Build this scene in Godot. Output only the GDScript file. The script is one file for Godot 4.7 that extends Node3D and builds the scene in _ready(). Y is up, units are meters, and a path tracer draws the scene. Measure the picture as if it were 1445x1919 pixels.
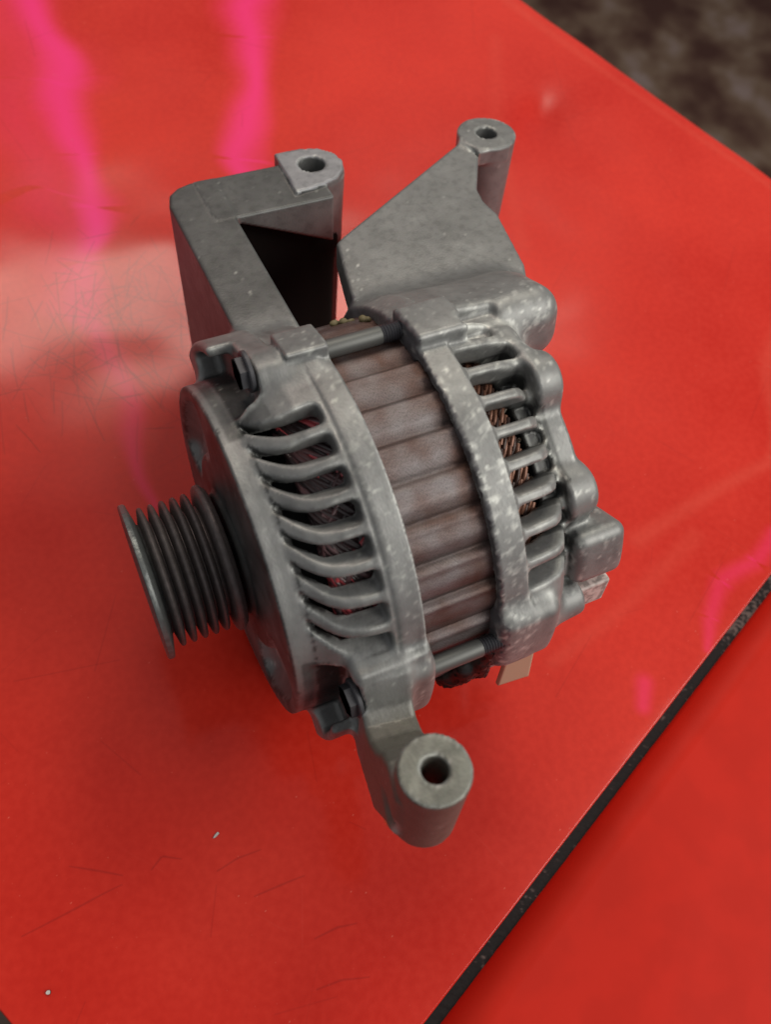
extends Node3D
# A used car alternator lying on a red painted panel. The alternator is modelled in millimetres in its own axes:
# x along the shaft (pulley at -x), z along the mounting holes (up), y the other way across; its node turns and scales that into the scene.

const MM := 0.001
var alternator: Node3D
var CELL := 1.0                                        # size of a cell of the grid on which the castings are meshed, in mm

# ------------------------------------------------------------------------------------------------ names and labels
var taken := {}

func numbered(called: String) -> String:
	if not taken.has(called):
		taken[called] = 0
		return called
	taken[called] += 1
	return "%s_%03d" % [called, taken[called]]

func tag(o: Node, label: String, category := "", group := "", kind := "") -> void:
	if label: o.set_meta("label", label)
	if category: o.set_meta("category", category)
	if group: o.set_meta("group", group)
	if kind: o.set_meta("kind", kind)

func put(called: String, mesh: Mesh, mat: Material, parent: Node) -> MeshInstance3D:
	var o := MeshInstance3D.new()
	o.name = called if parent != self else numbered(called)
	o.mesh = mesh
	o.material_override = mat
	parent.add_child(o, true)
	return o

func lin(r: float, g: float, b: float) -> Color:        # a real-world base colour as albedo_color
	return Color(r, g, b).linear_to_srgb()

# ------------------------------------------------------------------------------------------------ signed distance pieces
class Op:
	var kind := 0            # 0 revolved profile, 1 box, 2 cylinder, 3 prism, 4 fan of slots, 5 polar box, 6 ellipsoid
	var cut := false
	var k := 1.0             # width of the fillet
	var inv := Transform3D()
	var h := Vector3.ZERO
	var a := 0.0
	var b := 0.0
	var c := 0.0
	var d := 0.0
	var e := 0.0
	var f := 0.0
	var n := 0
	var poly := PackedVector2Array()
	var grid := PackedFloat32Array()
	var gx := 0
	var gy := 0
	var g0 := Vector2.ZERO
	var lo := Vector3.ZERO
	var hi := Vector3.ZERO

const GS := 0.5

static func twist(x: float) -> float:
	var t := clampf((-19.0 - x) / 13.0, 0.0, 1.0)
	return 9.0 * t * t

static func poly_distance(poly: PackedVector2Array, p: Vector2) -> float:
	var n := poly.size()
	var d := 1e9
	var s := 1.0
	var vj := poly[n - 1]
	for i in n:
		var vi := poly[i]
		var e := vj - vi
		var w := p - vi
		var q := w - e * clampf(w.dot(e) / e.length_squared(), 0.0, 1.0)
		d = minf(d, q.length_squared())
		var c1 := p.y >= vi.y
		var c2 := p.y < vj.y
		var c3 := e.x * w.y > e.y * w.x
		if (c1 and c2 and c3) or (not c1 and not c2 and not c3):
			s = -s
		vj = vi
	return s * sqrt(d)

static func shape_distance(o: Op, p: Vector3) -> float:
	if o.kind == 0:
		var r := sqrt(p.y * p.y + p.z * p.z)
		var u := clampf((p.x - o.g0.x) / GS, 0.0, o.gx - 1.001)
		var v := clampf((r - o.g0.y) / GS, 0.0, o.gy - 1.001)
		var i := int(u)
		var j := int(v)
		u -= i
		v -= j
		var at := j * o.gx + i
		return (o.grid[at] * (1.0 - u) + o.grid[at + 1] * u) * (1.0 - v) + (o.grid[at + o.gx] * (1.0 - u) + o.grid[at + o.gx + 1] * u) * v
	if o.kind == 1:
		var q := o.inv * p
		var x := absf(q.x) - o.h.x + o.a
		var y := absf(q.y) - o.h.y + o.a
		var z := absf(q.z) - o.h.z + o.a
		return Vector3(maxf(x, 0.0), maxf(y, 0.0), maxf(z, 0.0)).length() + minf(maxf(x, maxf(y, z)), 0.0) - o.a
	if o.kind == 2:                                          # along local z, radius b at -h.z and a at +h.z, rounded by c
		var q := o.inv * p
		var t := clampf(q.z / o.h.z * 0.5 + 0.5, 0.0, 1.0)
		var x := sqrt(q.x * q.x + q.y * q.y) - lerpf(o.b, o.a, t) + o.c
		var y := absf(q.z) - o.h.z + o.c
		return Vector2(maxf(x, 0.0), maxf(y, 0.0)).length() + minf(maxf(x, y), 0.0) - o.c
	if o.kind == 3:                                          # polygon in local xy, half height h.z, rounded by a
		var q := o.inv * p
		var x := poly_distance(o.poly, Vector2(q.x, q.y)) + o.a
		var y := absf(q.z) - o.h.z + o.a
		return Vector2(maxf(x, 0.0), maxf(y, 0.0)).length() + minf(maxf(x, y), 0.0) - o.a
	if o.kind == 4:                                          # slots: first angle a, step b, n of them, x from c to d, half width e, floor f, rounding h.x, draft h.y, twisted h.z
		var r := sqrt(p.y * p.y + p.z * p.z)
		var ph := rad_to_deg(atan2(p.y, p.z))
		var fl := lerpf(42.0, 50.6, clampf((p.x - 45.6) / 2.2, 0.0, 1.0)) - 0.3 * maxf(p.x - 49.0, 0.0)
		if o.h.z > 0.0:
			ph -= twist(p.x)
			fl = lerpf(42.0, 52.6, clampf((-23.5 - p.x) / 4.5, 0.0, 1.0)) + 3.6 * clampf((-27.8 - p.x) / 4.4, 0.0, 1.0)
		var m := clampf(roundf((ph - o.a) / o.b), 0.0, o.n - 1)
		var t := ph - o.a - m * o.b
		if t > 180.0: t -= 360.0
		if t < -180.0: t += 360.0
		var deep := clampf(62.0 - r, 0.0, 8.0) * o.h.y               # the lower wall slants, so the slot narrows inwards
		t = absf(t * 0.0174533 * maxf(r, 30.0) - deep)
		var x := absf(p.x - (o.c + o.d) * 0.5) - (o.d - o.c) * 0.5 + o.h.x
		var y := t - o.e + deep + o.h.x
		var q := Vector2(maxf(x, 0.0), maxf(y, 0.0)).length() + minf(maxf(x, y), 0.0) - o.h.x
		return maxf(q, (fl - r) * 0.8)
	if o.kind == 5:                                          # x a..b, r c..d, angle e +- f, rounded by h.x
		var r := sqrt(p.y * p.y + p.z * p.z)
		var t := absf(rad_to_deg(atan2(p.y, p.z)) - o.e)
		if t > 180.0: t = 360.0 - t
		var x := absf(p.x - (o.a + o.b) * 0.5) - (o.b - o.a) * 0.5 + o.h.x
		var y := absf(r - (o.c + o.d) * 0.5) - (o.d - o.c) * 0.5 + o.h.x
		var z := (t - o.f) * 0.0174533 * maxf(r, 12.0) + o.h.x
		return Vector3(maxf(x, 0.0), maxf(y, 0.0), maxf(z, 0.0)).length() + minf(maxf(x, maxf(y, z)), 0.0) - o.h.x
	var q := o.inv * p                                        # ellipsoid with half axes h
	var k0 := (q / o.h).length()
	var k1 := (q / (o.h * o.h)).length()
	return k0 * (k0 - 1.0) / maxf(k1, 1e-6)

static func field(ops: Array[Op], p: Vector3) -> float:
	var d := 60.0
	for o: Op in ops:
		var s := shape_distance(o, p)
		if o.cut:
			var w := maxf(o.k - absf(d + s), 0.0) / o.k
			d = maxf(d, -s) + w * w * o.k * 0.25
		else:
			var w := maxf(o.k - absf(d - s), 0.0) / o.k
			d = minf(d, s) - w * w * o.k * 0.25
	return d

static func slope(ops: Array[Op], p: Vector3, e: float) -> Vector3:
	var a := field(ops, p + Vector3(e, -e, -e))
	var b := field(ops, p + Vector3(-e, -e, e))
	var c := field(ops, p + Vector3(-e, e, -e))
	var d := field(ops, p + Vector3(e, e, e))
	return Vector3(a - b - c + d, -a - b + c + d, -a + b - c + d) / (4.0 * e)

func bounds_by_inv(o: Op, half: Vector3) -> Op:
	var t := o.inv.affine_inverse()
	var box := t * AABB(-half, half * 2.0)
	o.lo = box.position
	o.hi = box.end
	return o

func op_revolve(poly: PackedVector2Array, k := 1.0) -> Op:
	var o := Op.new()
	o.k = k
	var lo := poly[0]
	var hi := poly[0]
	for q in poly:
		lo = lo.min(q)
		hi = hi.max(q)
	o.g0 = lo - Vector2(9, 9)
	o.gx = int((hi.x - lo.x + 18.0) / GS) + 2
	o.gy = int((hi.y - lo.y + 18.0) / GS) + 2
	o.grid.resize(o.gx * o.gy)
	for j in o.gy:
		for i in o.gx:
			o.grid[j * o.gx + i] = poly_distance(poly, o.g0 + Vector2(i, j) * GS)
	o.lo = Vector3(lo.x, -hi.y, -hi.y)
	o.hi = Vector3(hi.x, hi.y, hi.y)
	return o

func op_box(at: Vector3, size: Vector3, round_ := 1.0, k := 2.0, basis_ := Basis()) -> Op:
	var o := Op.new()
	o.kind = 1
	o.k = k
	o.inv = Transform3D(basis_, at).affine_inverse()
	o.h = size * 0.5
	o.a = round_
	return bounds_by_inv(o, o.h)

func op_cylinder(from: Vector3, to: Vector3, r_from: float, r_to: float, round_ := 0.6, k := 2.0) -> Op:
	var o := Op.new()
	o.kind = 2
	o.k = k
	var z := (to - from).normalized()
	var x := z.cross(Vector3(0.3, 0.9, 0.1)).normalized()
	o.inv = Transform3D(Basis(x, z.cross(x), z), (from + to) * 0.5).affine_inverse()
	o.h = Vector3(maxf(r_from, r_to), maxf(r_from, r_to), from.distance_to(to) * 0.5)
	o.b = r_from
	o.a = r_to
	o.c = round_
	return bounds_by_inv(o, o.h)

func op_prism(poly: PackedVector2Array, basis_: Basis, at: Vector3, height: float, round_ := 1.0, k := 2.0) -> Op:
	var o := Op.new()
	o.kind = 3
	o.k = k
	o.poly = poly
	o.inv = Transform3D(basis_, at).affine_inverse()
	var big := Vector3.ZERO
	for q in poly:
		big = big.max(Vector3(absf(q.x), absf(q.y), 0))
	o.h = Vector3(big.x, big.y, height * 0.5)
	o.a = round_
	return bounds_by_inv(o, o.h)

func op_slots(first: float, step: float, count: int, x0: float, x1: float, half_width: float, floor_r: float, twisted: bool, k: float) -> Op:
	var o := Op.new()
	o.kind = 4
	o.cut = true
	o.k = k
	o.a = first
	o.b = step
	o.n = count
	o.c = x0
	o.d = x1
	o.e = half_width
	o.f = floor_r
	o.h = Vector3(1.8, 0.27 if twisted else 0.13, 1.0 if twisted else 0.0)
	o.lo = Vector3(x0, -80, -80)
	o.hi = Vector3(x1, 80, 80)
	return o

func op_polar(x0: float, x1: float, r0: float, r1: float, from_deg: float, to_deg: float, round_ := 1.0, k := 2.0) -> Op:
	var o := Op.new()
	o.kind = 5
	o.k = k
	o.a = x0
	o.b = x1
	o.c = r0
	o.d = r1
	o.e = (from_deg + to_deg) * 0.5
	o.f = absf(to_deg - from_deg) * 0.5
	o.h.x = round_
	o.lo = Vector3(x0, 1e3, 1e3)
	o.hi = Vector3(x1, -1e3, -1e3)
	for i in 9:
		var ph := deg_to_rad(o.e + o.f * (i / 4.0 - 1.0))
		for r in [r0, r1 * 1.01]:
			o.lo = o.lo.min(Vector3(x0, r * sin(ph), r * cos(ph)))
			o.hi = o.hi.max(Vector3(x1, r * sin(ph), r * cos(ph)))
	return o

func op_ellipsoid(at: Vector3, half: Vector3, k := 2.0) -> Op:
	var o := Op.new()
	o.kind = 6
	o.k = k
	o.inv = Transform3D(Basis(), at).affine_inverse()
	o.h = half
	return bounds_by_inv(o, half)

func cut(o: Op, k := -1.0) -> Op:
	o.cut = true
	if k >= 0.0: o.k = k
	return o

func pol(x: float, r: float, deg: float) -> Vector3:
	return Vector3(x, r * sin(deg_to_rad(deg)), r * cos(deg_to_rad(deg)))

# ------------------------------------------------------------------------------------------------ meshing the field (surface nets)
class Piece:
	var ids := PackedInt64Array()
	var at := PackedVector3Array()
	var normals := PackedVector3Array()
	var wear := PackedFloat32Array()
	var quads := PackedInt64Array()

var job_ops: Array[Op] = []
var job_blocks := PackedVector3Array()
var job_done: Array = []
var job_lo := Vector3.ZERO
var job_n := Vector3i.ZERO
var job_k := 0.0                                       # the widest fillet: as far as a piece reaches beyond its box

func mesh_block(index: int) -> void:
	var base := job_lo + job_blocks[index] * (8.0 * CELL)
	var gi := int(job_blocks[index].x) * 8
	var gj := int(job_blocks[index].y) * 8
	var gk := int(job_blocks[index].z) * 8
	var size := 8.0 * CELL
	var ops: Array[Op] = []
	var solid := false
	for o: Op in job_ops:
		var m := (o.k if o.cut else job_k) + 1.6 * CELL
		if base.x - m < o.hi.x and base.y - m < o.hi.y and base.z - m < o.hi.z and base.x + size + m > o.lo.x and base.y + size + m > o.lo.y and base.z + size + m > o.lo.z:
			ops.append(o)
			solid = solid or not o.cut
	if not solid:
		return
	if absf(field(ops, base + Vector3.ONE * size * 0.5)) > size * 1.05:
		return
	var piece := Piece.new()
	# corner values, only in the eighths of the block that the surface can reach
	var v := PackedFloat32Array()
	v.resize(729)
	v.fill(1e9)
	for si in [0, 4]:
		for sj in [0, 4]:
			for sk in [0, 4]:
				if absf(field(ops, base + Vector3(si + 2, sj + 2, sk + 2) * CELL)) > CELL * 4.5:
					continue
				for i in range(si, si + 5):
					for j in range(sj, sj + 5):
						var row: int = (i * 9 + j) * 9
						for k in range(sk, sk + 5):
							if v[row + k] > 9e8:
								v[row + k] = field(ops, base + Vector3(i, j, k) * CELL)
	for i in 8:
		for j in 8:
			for k in 8:
				var c := (i * 9 + j) * 9 + k
				if absf(v[c]) > CELL * 3.5 or v[c + 91] > 9e8 or v[c + 1] > 9e8 or v[c + 9] > 9e8 or v[c + 81] > 9e8:
					continue
				var neg := v[c] < 0.0
				if neg == (v[c + 1] < 0.0) and neg == (v[c + 9] < 0.0) and neg == (v[c + 10] < 0.0) and neg == (v[c + 81] < 0.0) and neg == (v[c + 82] < 0.0) and neg == (v[c + 90] < 0.0) and neg == (v[c + 91] < 0.0):
					continue
				var sum := Vector3.ZERO
				var count := 0
				for e: PackedInt32Array in EDGES:
					var d0 := v[c + e[0]]
					var d1 := v[c + e[1]]
					if (d0 < 0.0) != (d1 < 0.0):
						var t := d0 / (d0 - d1)
						sum += Vector3(e[2], e[3], e[4]) + Vector3(e[5], e[6], e[7]) * t
						count += 1
				var at := base + (Vector3(i, j, k) + sum / count) * CELL
				var start := at
				var g := slope(ops, at, 0.25)
				var l := g.length_squared()
				if l > 0.05:
					at -= g * clampf(field(ops, at) / l, -0.5, 0.5)
				if at.distance_to(start) > CELL * 0.7:
					at = start + (at - start).normalized() * CELL * 0.7
				piece.ids.append(((gi + i) * job_n.y + gj + j) * job_n.z + gk + k)
				piece.at.append(at)
				var nn := slope(ops, at, 0.4).normalized()
				piece.normals.append(nn)
				piece.wear.append(clampf(field(ops, at - nn * 1.1) + 1.1, 0.0, 1.1) / 1.1)
	var ny := job_n.y
	var nz := job_n.z
	for i in 8:
		for j in 8:
			for k in 8:
				var c := (i * 9 + j) * 9 + k
				if absf(v[c]) > CELL * 3.5: continue
				var neg := v[c] < 0.0
				var id := ((gi + i) * ny + gj + j) * nz + gk + k
				if v[c + 81] < 9e8 and neg != (v[c + 81] < 0.0):
					quad(piece, neg, id - nz - 1, id - 1, id, id - nz)
				if v[c + 9] < 9e8 and neg != (v[c + 9] < 0.0):
					quad(piece, neg, id - ny * nz - 1, id - ny * nz, id, id - 1)
				if v[c + 1] < 9e8 and neg != (v[c + 1] < 0.0):
					quad(piece, neg, id - ny * nz - nz, id - nz, id, id - ny * nz)
	job_done[index] = piece

static func quad(piece: Piece, neg: bool, a: int, b: int, c: int, d: int) -> void:
	if neg:
		piece.quads.append_array(PackedInt64Array([a, d, c, b]))
	else:
		piece.quads.append_array(PackedInt64Array([a, b, c, d]))

var EDGES: Array[PackedInt32Array] = []

func make_edges() -> void:
	for e in [[0, 81, 0, 0, 0, 1, 0, 0], [9, 90, 0, 1, 0, 1, 0, 0], [1, 82, 0, 0, 1, 1, 0, 0], [10, 91, 0, 1, 1, 1, 0, 0],
			[0, 9, 0, 0, 0, 0, 1, 0], [81, 90, 1, 0, 0, 0, 1, 0], [1, 10, 0, 0, 1, 0, 1, 0], [82, 91, 1, 0, 1, 0, 1, 0],
			[0, 1, 0, 0, 0, 0, 0, 1], [81, 82, 1, 0, 0, 0, 0, 1], [9, 10, 0, 1, 0, 0, 0, 1], [90, 91, 1, 1, 0, 0, 0, 1]]:
		EDGES.append(PackedInt32Array(e))

# Meshes the field; split_by names the part that a face belongs to ("" is the body), paint gives its colour. Returns {part name: ArrayMesh}.
func mesh_field(ops: Array[Op], split_by: Callable, paint: Callable, nudge: Callable) -> Dictionary:
	if EDGES.is_empty(): make_edges()
	var lo := Vector3.ONE * 1e4
	var hi := -lo
	for o in ops:
		if not o.cut:
			lo = lo.min(o.lo)
			hi = hi.max(o.hi)
	job_lo = lo - Vector3(2.1373, 2.2391, 2.3177)
	var blocks := Vector3i(((hi - job_lo) / (8.0 * CELL)).ceil()) + Vector3i.ONE
	job_n = blocks * 8 + Vector3i.ONE
	job_ops = ops
	job_k = 0.0
	for o in ops:
		if not o.cut: job_k = maxf(job_k, o.k)
	job_blocks = PackedVector3Array()
	for i in blocks.x:
		for j in blocks.y:
			for k in blocks.z:
				job_blocks.append(Vector3(i, j, k))
	job_done = []
	job_done.resize(job_blocks.size())
	var task := WorkerThreadPool.add_group_task(mesh_block, job_blocks.size(), -1, true)
	WorkerThreadPool.wait_for_group_task_completion(task)
	var index := {}
	var at := PackedVector3Array()
	var normals := PackedVector3Array()
	var wear := PackedFloat32Array()
	for piece in job_done:
		if piece == null: continue
		for i in piece.ids.size():
			index[piece.ids[i]] = at.size()
			at.append(nudge.call(piece.at[i]))
			normals.append(piece.normals[i])
			wear.append(piece.wear[i])
	var colors := PackedColorArray()
	colors.resize(at.size())
	for i in at.size():
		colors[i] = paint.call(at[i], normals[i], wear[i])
	var parts := {}
	for piece in job_done:
		if piece == null: continue
		var q: PackedInt64Array = piece.quads
		for i in range(0, q.size(), 4):
			var a = index.get(q[i])
			var b = index.get(q[i + 1])
			var c = index.get(q[i + 2])
			var d = index.get(q[i + 3])
			if a == null or b == null or c == null or d == null: continue
			var called: String = split_by.call((at[a] + at[b] + at[c] + at[d]) * 0.25)
			if not parts.has(called):
				parts[called] = {"map": {}, "at": PackedVector3Array(), "n": PackedVector3Array(), "c": PackedColorArray(), "i": PackedInt32Array()}
			var part: Dictionary = parts[called]
			var ids := PackedInt32Array()
			for w: int in [a, b, c, d]:
				if not part.map.has(w):
					part.map[w] = part.at.size()
					part.at.append(at[w] * MM)
					part.n.append(normals[w])
					part.c.append(colors[w])
				ids.append(part.map[w])
			part.i.append_array(PackedInt32Array([ids[0], ids[1], ids[2], ids[0], ids[2], ids[3]]))
	var out := {}
	for called in parts:
		var part: Dictionary = parts[called]
		var arrays := []
		arrays.resize(Mesh.ARRAY_MAX)
		arrays[Mesh.ARRAY_VERTEX] = part.at
		arrays[Mesh.ARRAY_NORMAL] = part.n
		arrays[Mesh.ARRAY_COLOR] = part.c
		arrays[Mesh.ARRAY_INDEX] = part.i
		var m := ArrayMesh.new()
		m.add_surface_from_arrays(Mesh.PRIMITIVE_TRIANGLES, arrays)
		out[called] = m
	return out

# ------------------------------------------------------------------------------------------------ plain mesh helpers (mm in, metres out)
class Build:
	var at := PackedVector3Array()
	var n := PackedVector3Array()
	var c := PackedColorArray()
	var uv := PackedVector2Array()
	var i := PackedInt32Array()
	func v(p: Vector3, nn: Vector3, cc := Color.WHITE, u := Vector2.ZERO) -> int:
		at.append(p * 0.001)
		n.append(nn)
		c.append(cc)
		uv.append(u)
		return at.size() - 1
	func grid(start: int, rows: int, cols: int, flip := false) -> void:
		for r in rows - 1:
			for q in cols - 1:
				var a := start + r * cols + q
				if flip:
					i.append_array(PackedInt32Array([a, a + cols, a + 1, a + 1, a + cols, a + cols + 1]))
				else:
					i.append_array(PackedInt32Array([a, a + 1, a + cols, a + 1, a + cols + 1, a + cols]))
	func mesh() -> ArrayMesh:
		var arrays := []
		arrays.resize(Mesh.ARRAY_MAX)
		arrays[Mesh.ARRAY_VERTEX] = at
		arrays[Mesh.ARRAY_NORMAL] = n
		arrays[Mesh.ARRAY_COLOR] = c
		arrays[Mesh.ARRAY_TEX_UV] = uv
		arrays[Mesh.ARRAY_INDEX] = i
		var m := ArrayMesh.new()
		m.add_surface_from_arrays(Mesh.PRIMITIVE_TRIANGLES, arrays)
		return m

# a profile (x, r) turned round the line through y0, z0 along x; corners sharper than `soft` stay sharp
func lathe(b: Build, profile: PackedVector2Array, y0 := 0.0, z0 := 0.0, segments := 96, color := Color.WHITE) -> void:
	for s in profile.size() - 1:
		var p := profile[s]
		var q := profile[s + 1]
		var d := (q - p).normalized()
		var nn := Vector2(-d.y, d.x)
		var na := nn
		var nb := nn
		if s > 0:
			var e := (p - profile[s - 1]).normalized()
			if e.dot(d) > 0.75: na = (nn + Vector2(-e.y, e.x)).normalized()
		if s < profile.size() - 2:
			var e := (profile[s + 2] - q).normalized()
			if e.dot(d) > 0.75: nb = (nn + Vector2(-e.y, e.x)).normalized()
		var start := b.at.size()
		for k in segments + 1:
			var t := TAU * k / segments
			var cs := cos(t)
			var sn := sin(t)
			b.v(Vector3(p.x, y0 + p.y * sn, z0 + p.y * cs), Vector3(na.x, na.y * sn, na.y * cs), color, Vector2(p.x * 0.02, t / TAU))
			b.v(Vector3(q.x, y0 + q.y * sn, z0 + q.y * cs), Vector3(nb.x, nb.y * sn, nb.y * cs), color, Vector2(q.x * 0.02, t / TAU))
		b.grid(start, segments + 1, 2, true)

func tube(b: Build, path: PackedVector3Array, radius: float, sides := 6, color := Color.WHITE) -> void:
	var start := b.at.size()
	var up := Vector3(0.37, 0.52, 0.77).normalized()
	for k in path.size():
		var t := (path[mini(k + 1, path.size() - 1)] - path[maxi(k - 1, 0)]).normalized()
		var x := t.cross(up).normalized()
		var y := t.cross(x)
		for s in sides + 1:
			var a := TAU * s / sides
			var nn := x * cos(a) + y * sin(a)
			b.v(path[k] + nn * radius, nn, color, Vector2(float(s) / sides, k * 0.1))
	b.grid(start, path.size(), sides + 1, true)

# ------------------------------------------------------------------------------------------------ materials
func noise(kind: int, freq: float, octaves: int, seed_: int) -> FastNoiseLite:
	var n := FastNoiseLite.new()
	n.noise_type = kind
	n.frequency = freq
	n.fractal_octaves = octaves
	n.seed = seed_
	return n

func noise_texture(n: FastNoiseLite, size: int, colors: PackedColorArray, offsets: PackedFloat32Array) -> NoiseTexture2D:
	var t := NoiseTexture2D.new()
	t.width = size
	t.height = size
	t.seamless = true
	t.noise = n
	var g := Gradient.new()
	g.colors = colors
	g.offsets = offsets
	t.color_ramp = g
	return t

func bump_texture(n: FastNoiseLite, size: int, strength: float) -> NoiseTexture2D:
	var t := NoiseTexture2D.new()
	t.width = size
	t.height = size
	t.seamless = true
	t.noise = n
	t.as_normal_map = true
	t.bump_strength = strength
	return t

func g1(v: float) -> Color:
	return Color(v, v, v)

var cast: StandardMaterial3D
var grime_shade: StandardMaterial3D

func make_cast() -> void:
	cast = StandardMaterial3D.new()
	cast.vertex_color_use_as_albedo = true
	cast.metallic = 0.45
	cast.roughness = 0.5
	cast.metallic_specular = 0.5
	cast.uv1_triplanar = true
	cast.uv1_scale = Vector3.ONE * 14.0
	cast.albedo_texture = noise_texture(noise(FastNoiseLite.TYPE_SIMPLEX_SMOOTH, 0.03, 6, 11), 512, PackedColorArray([g1(0.91), g1(0.98), g1(1.0)]), PackedFloat32Array([0.2, 0.45, 0.8]))
	grime_shade = StandardMaterial3D.new()                          # caked black oil and deep shade of the arm hollow, both in the colour
	grime_shade.albedo_color = lin(0.013, 0.011, 0.010)
	grime_shade.roughness = 0.95
	grime_shade.metallic_specular = 0.15
	cast.normal_enabled = true
	cast.normal_texture = bump_texture(noise(FastNoiseLite.TYPE_SIMPLEX_SMOOTH, 0.12, 3, 12), 512, 3.0)
	cast.normal_scale = 0.13

func metal(color: Color, metallic: float, rough: float) -> StandardMaterial3D:
	var m := StandardMaterial3D.new()
	m.albedo_color = color
	m.metallic = metallic
	m.roughness = rough
	return m

# ------------------------------------------------------------------------------------------------ the castings
var fine: FastNoiseLite
var coarse: FastNoiseLite
var blotch: FastNoiseLite

func pv(list: Array) -> PackedVector2Array:
	var out := PackedVector2Array()
	for k in range(0, list.size(), 2):
		out.append(Vector2(list[k], list[k + 1]))
	return out

const XY := Basis(Vector3(1, 0, 0), Vector3(0, 1, 0), Vector3(0, 0, 1))
const XZ := Basis(Vector3(1, 0, 0), Vector3(0, 0, 1), Vector3(0, -1, 0))   # polygon x, z; thickness along y
const YZ := Basis(Vector3(0, 1, 0), Vector3(0, 0, 1), Vector3(1, 0, 0))    # polygon y, z; thickness along x

const F_FIRST := -7.4
const F_STEP := -8.9
const R_FIRST := -3.7
const R_STEP := -9.15

func front_ops() -> Array[Op]:
	var o: Array[Op] = []
	o.append(op_revolve(pv([-38.6, 9, -38.6, 20, -37, 21.5, -37, 53.6, -36.6, 54.3, -33.5, 54.3, -31, 54.6, -28, 56.3, -25, 58.5, -21, 60.6, -16, 62.5, -9.4, 63.55, -8.3, 63.3, -7.5, 63.9, -6.6, 64, -0.2, 64, 0, 63.8, 0, 60.9, -6, 60.5, -6, 57, -22, 55.6, -27, 52, -29.5, 45, -31, 30, -31, 9])))
	# rim walls round the two bolt pockets, and the bolt bosses of the flange
	o.append(op_polar(-30, -14, 48, 66.3, 8, 60, 1.5, 4.0))
	o.append(op_polar(-30, -14, 48, 66.0, -128, -78, 1.5, 4.0))
	o.append(op_polar(-22, -0.3, 52, 66.6, -104, -74.5, 1.2, 3.0))
	o.append(op_polar(-10, 0, 56, 68.8, -99, -79, 3.0, 6.0))
	o.append(op_cylinder(pol(-27, 59, 12), pol(-4, 59, 12), 7.5, 7.5, 1.0, 5.0))
	o.append(op_polar(-12.8, 0, 54, 68.6, 8.2, 20, 0.7, 1.0))
	for a in [102.0, -168.0]:                                          # bosses of the two bolts on the far side
		o.append(op_cylinder(pol(-22.3, 61.5, a), pol(0, 62.5, a), 7.5, 7.5, 1.0, 4.0))
	# arm to the tall boss
	o.append(op_prism(pv([-15.8, 30, 4.5, 30, 4.5, 131, -5, 131, -10, 129.5, -14, 126, -15.8, 120]), XY, Vector3(0, 0, 7.5), 75.0, 1.0, 3.0))
	o.append(op_prism(pv([-3, 45, -3, 40, 6, 41.5, 42, 25, 42, 44.6]), XZ, Vector3(0, 118.2, 0), 26.0, 0.8, 1.0))
	o.append(op_box(Vector3(22, 121, 1), Vector3(46, 15, 80), 1.5, 2.0))
	o.append(op_cylinder(Vector3(41.4, 124.0, 14), Vector3(41.4, 124.5, 44), 10.8, 12.0, 0.5, 1.5))
	o.append(op_cylinder(Vector3(41.4, 123, -39), Vector3(41.4, 123, 20), 8.5, 10.0, 0.5, 1.5))
	o.append(op_prism(pv([29.2, 110.5, 41, 112.2, 47, 114, 51.5, 118.5, 53.3, 124, 52, 130, 47.5, 134.8, 41, 136.6, 30.5, 137.0]), XY, Vector3(0, 0, 41.5), 9.0, 0.5, 0.6))
	# arm to the low boss
	var turned := Basis(Vector3(0, 0, 1), deg_to_rad(-9.5))
	o.append(op_prism(pv([-12, 20, 0, 15, 5, 8, 9, 6, 14, 8, 19, 14, 23, 22, 27, 27, 33, 28, 37, 25, 38, 4, 34, -1, 24, -19, 4, -24, -12, -10]), Basis(turned * Vector3(0, -1, 0), Vector3(0, 0, 1), turned * Vector3(-1, 0, 0)), Vector3(-15.2, -65.5, 0), 15.2, 1.4, 3.5))
	o.append(op_cylinder(Vector3(-18.85, -99.6, 1.5), Vector3(-18.85, -100, 34.6), 8.9, 9.2, 0.5, 2.0))
	o.append(cut(op_ellipsoid(Vector3(-29.0, -96, 8), Vector3(3.0, 6.0, 5.0)), 2.0))
	# windows between the fins
	o.append(op_slots(F_FIRST, F_STEP, 8, -32.2, -9.8, 3.3, 40.0, true, 1.2))
	# hollow inside of the shell
	o.append(cut(op_polar(-20, 1, 46, 55.2, -180, 180, 0.5), 1.0))
	# pockets of the bolt heads, vents of the front face, holes
	o.append(cut(op_polar(-33.2, -22.5, 54.6, 63, 5.0, 50, 2.0), 2.0))
	o.append(cut(op_polar(-33.2, -22.5, 54.6, 75, 5.0, 27, 2.0), 1.2))
	o.append(cut(op_cylinder(pol(-32.5, 62.5, 12), pol(-22, 62.5, 12), 7.4, 7.4, 0.4), 1.0))
	o.append(cut(op_polar(-33.2, -22.0, 54.6, 63, -116, -77.0, 2.0), 2.0))
	o.append(cut(op_polar(-33.2, -22.0, 54.6, 68, -99, -77.0, 2.0), 1.2))
	o.append(cut(op_cylinder(pol(-32.5, 62.5, -84.5), pol(-22, 62.5, -84.5), 6.8, 6.8, 0.4), 1.0))
	for a in [58.0, 148.0, -122.0]:
		o.append(cut(op_polar(-45, -32.2, 32, 49.8, a - 34, a + 34, 6.0), 1.5))
	o.append(cut(op_cylinder(Vector3(41.4, 125.6, -60), Vector3(41.4, 125.6, 60), 5.1, 5.1, 0.1), 0.5))
	o.append(cut(op_cylinder(Vector3(-18.85, -100, -30), Vector3(-18.85, -100, 60), 3.35, 3.35, 0.1), 0.7))
	o.append(cut(op_polar(-60, 5, 0, 9.2, -180, 180, 0.1), 0.3))
	return o

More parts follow.
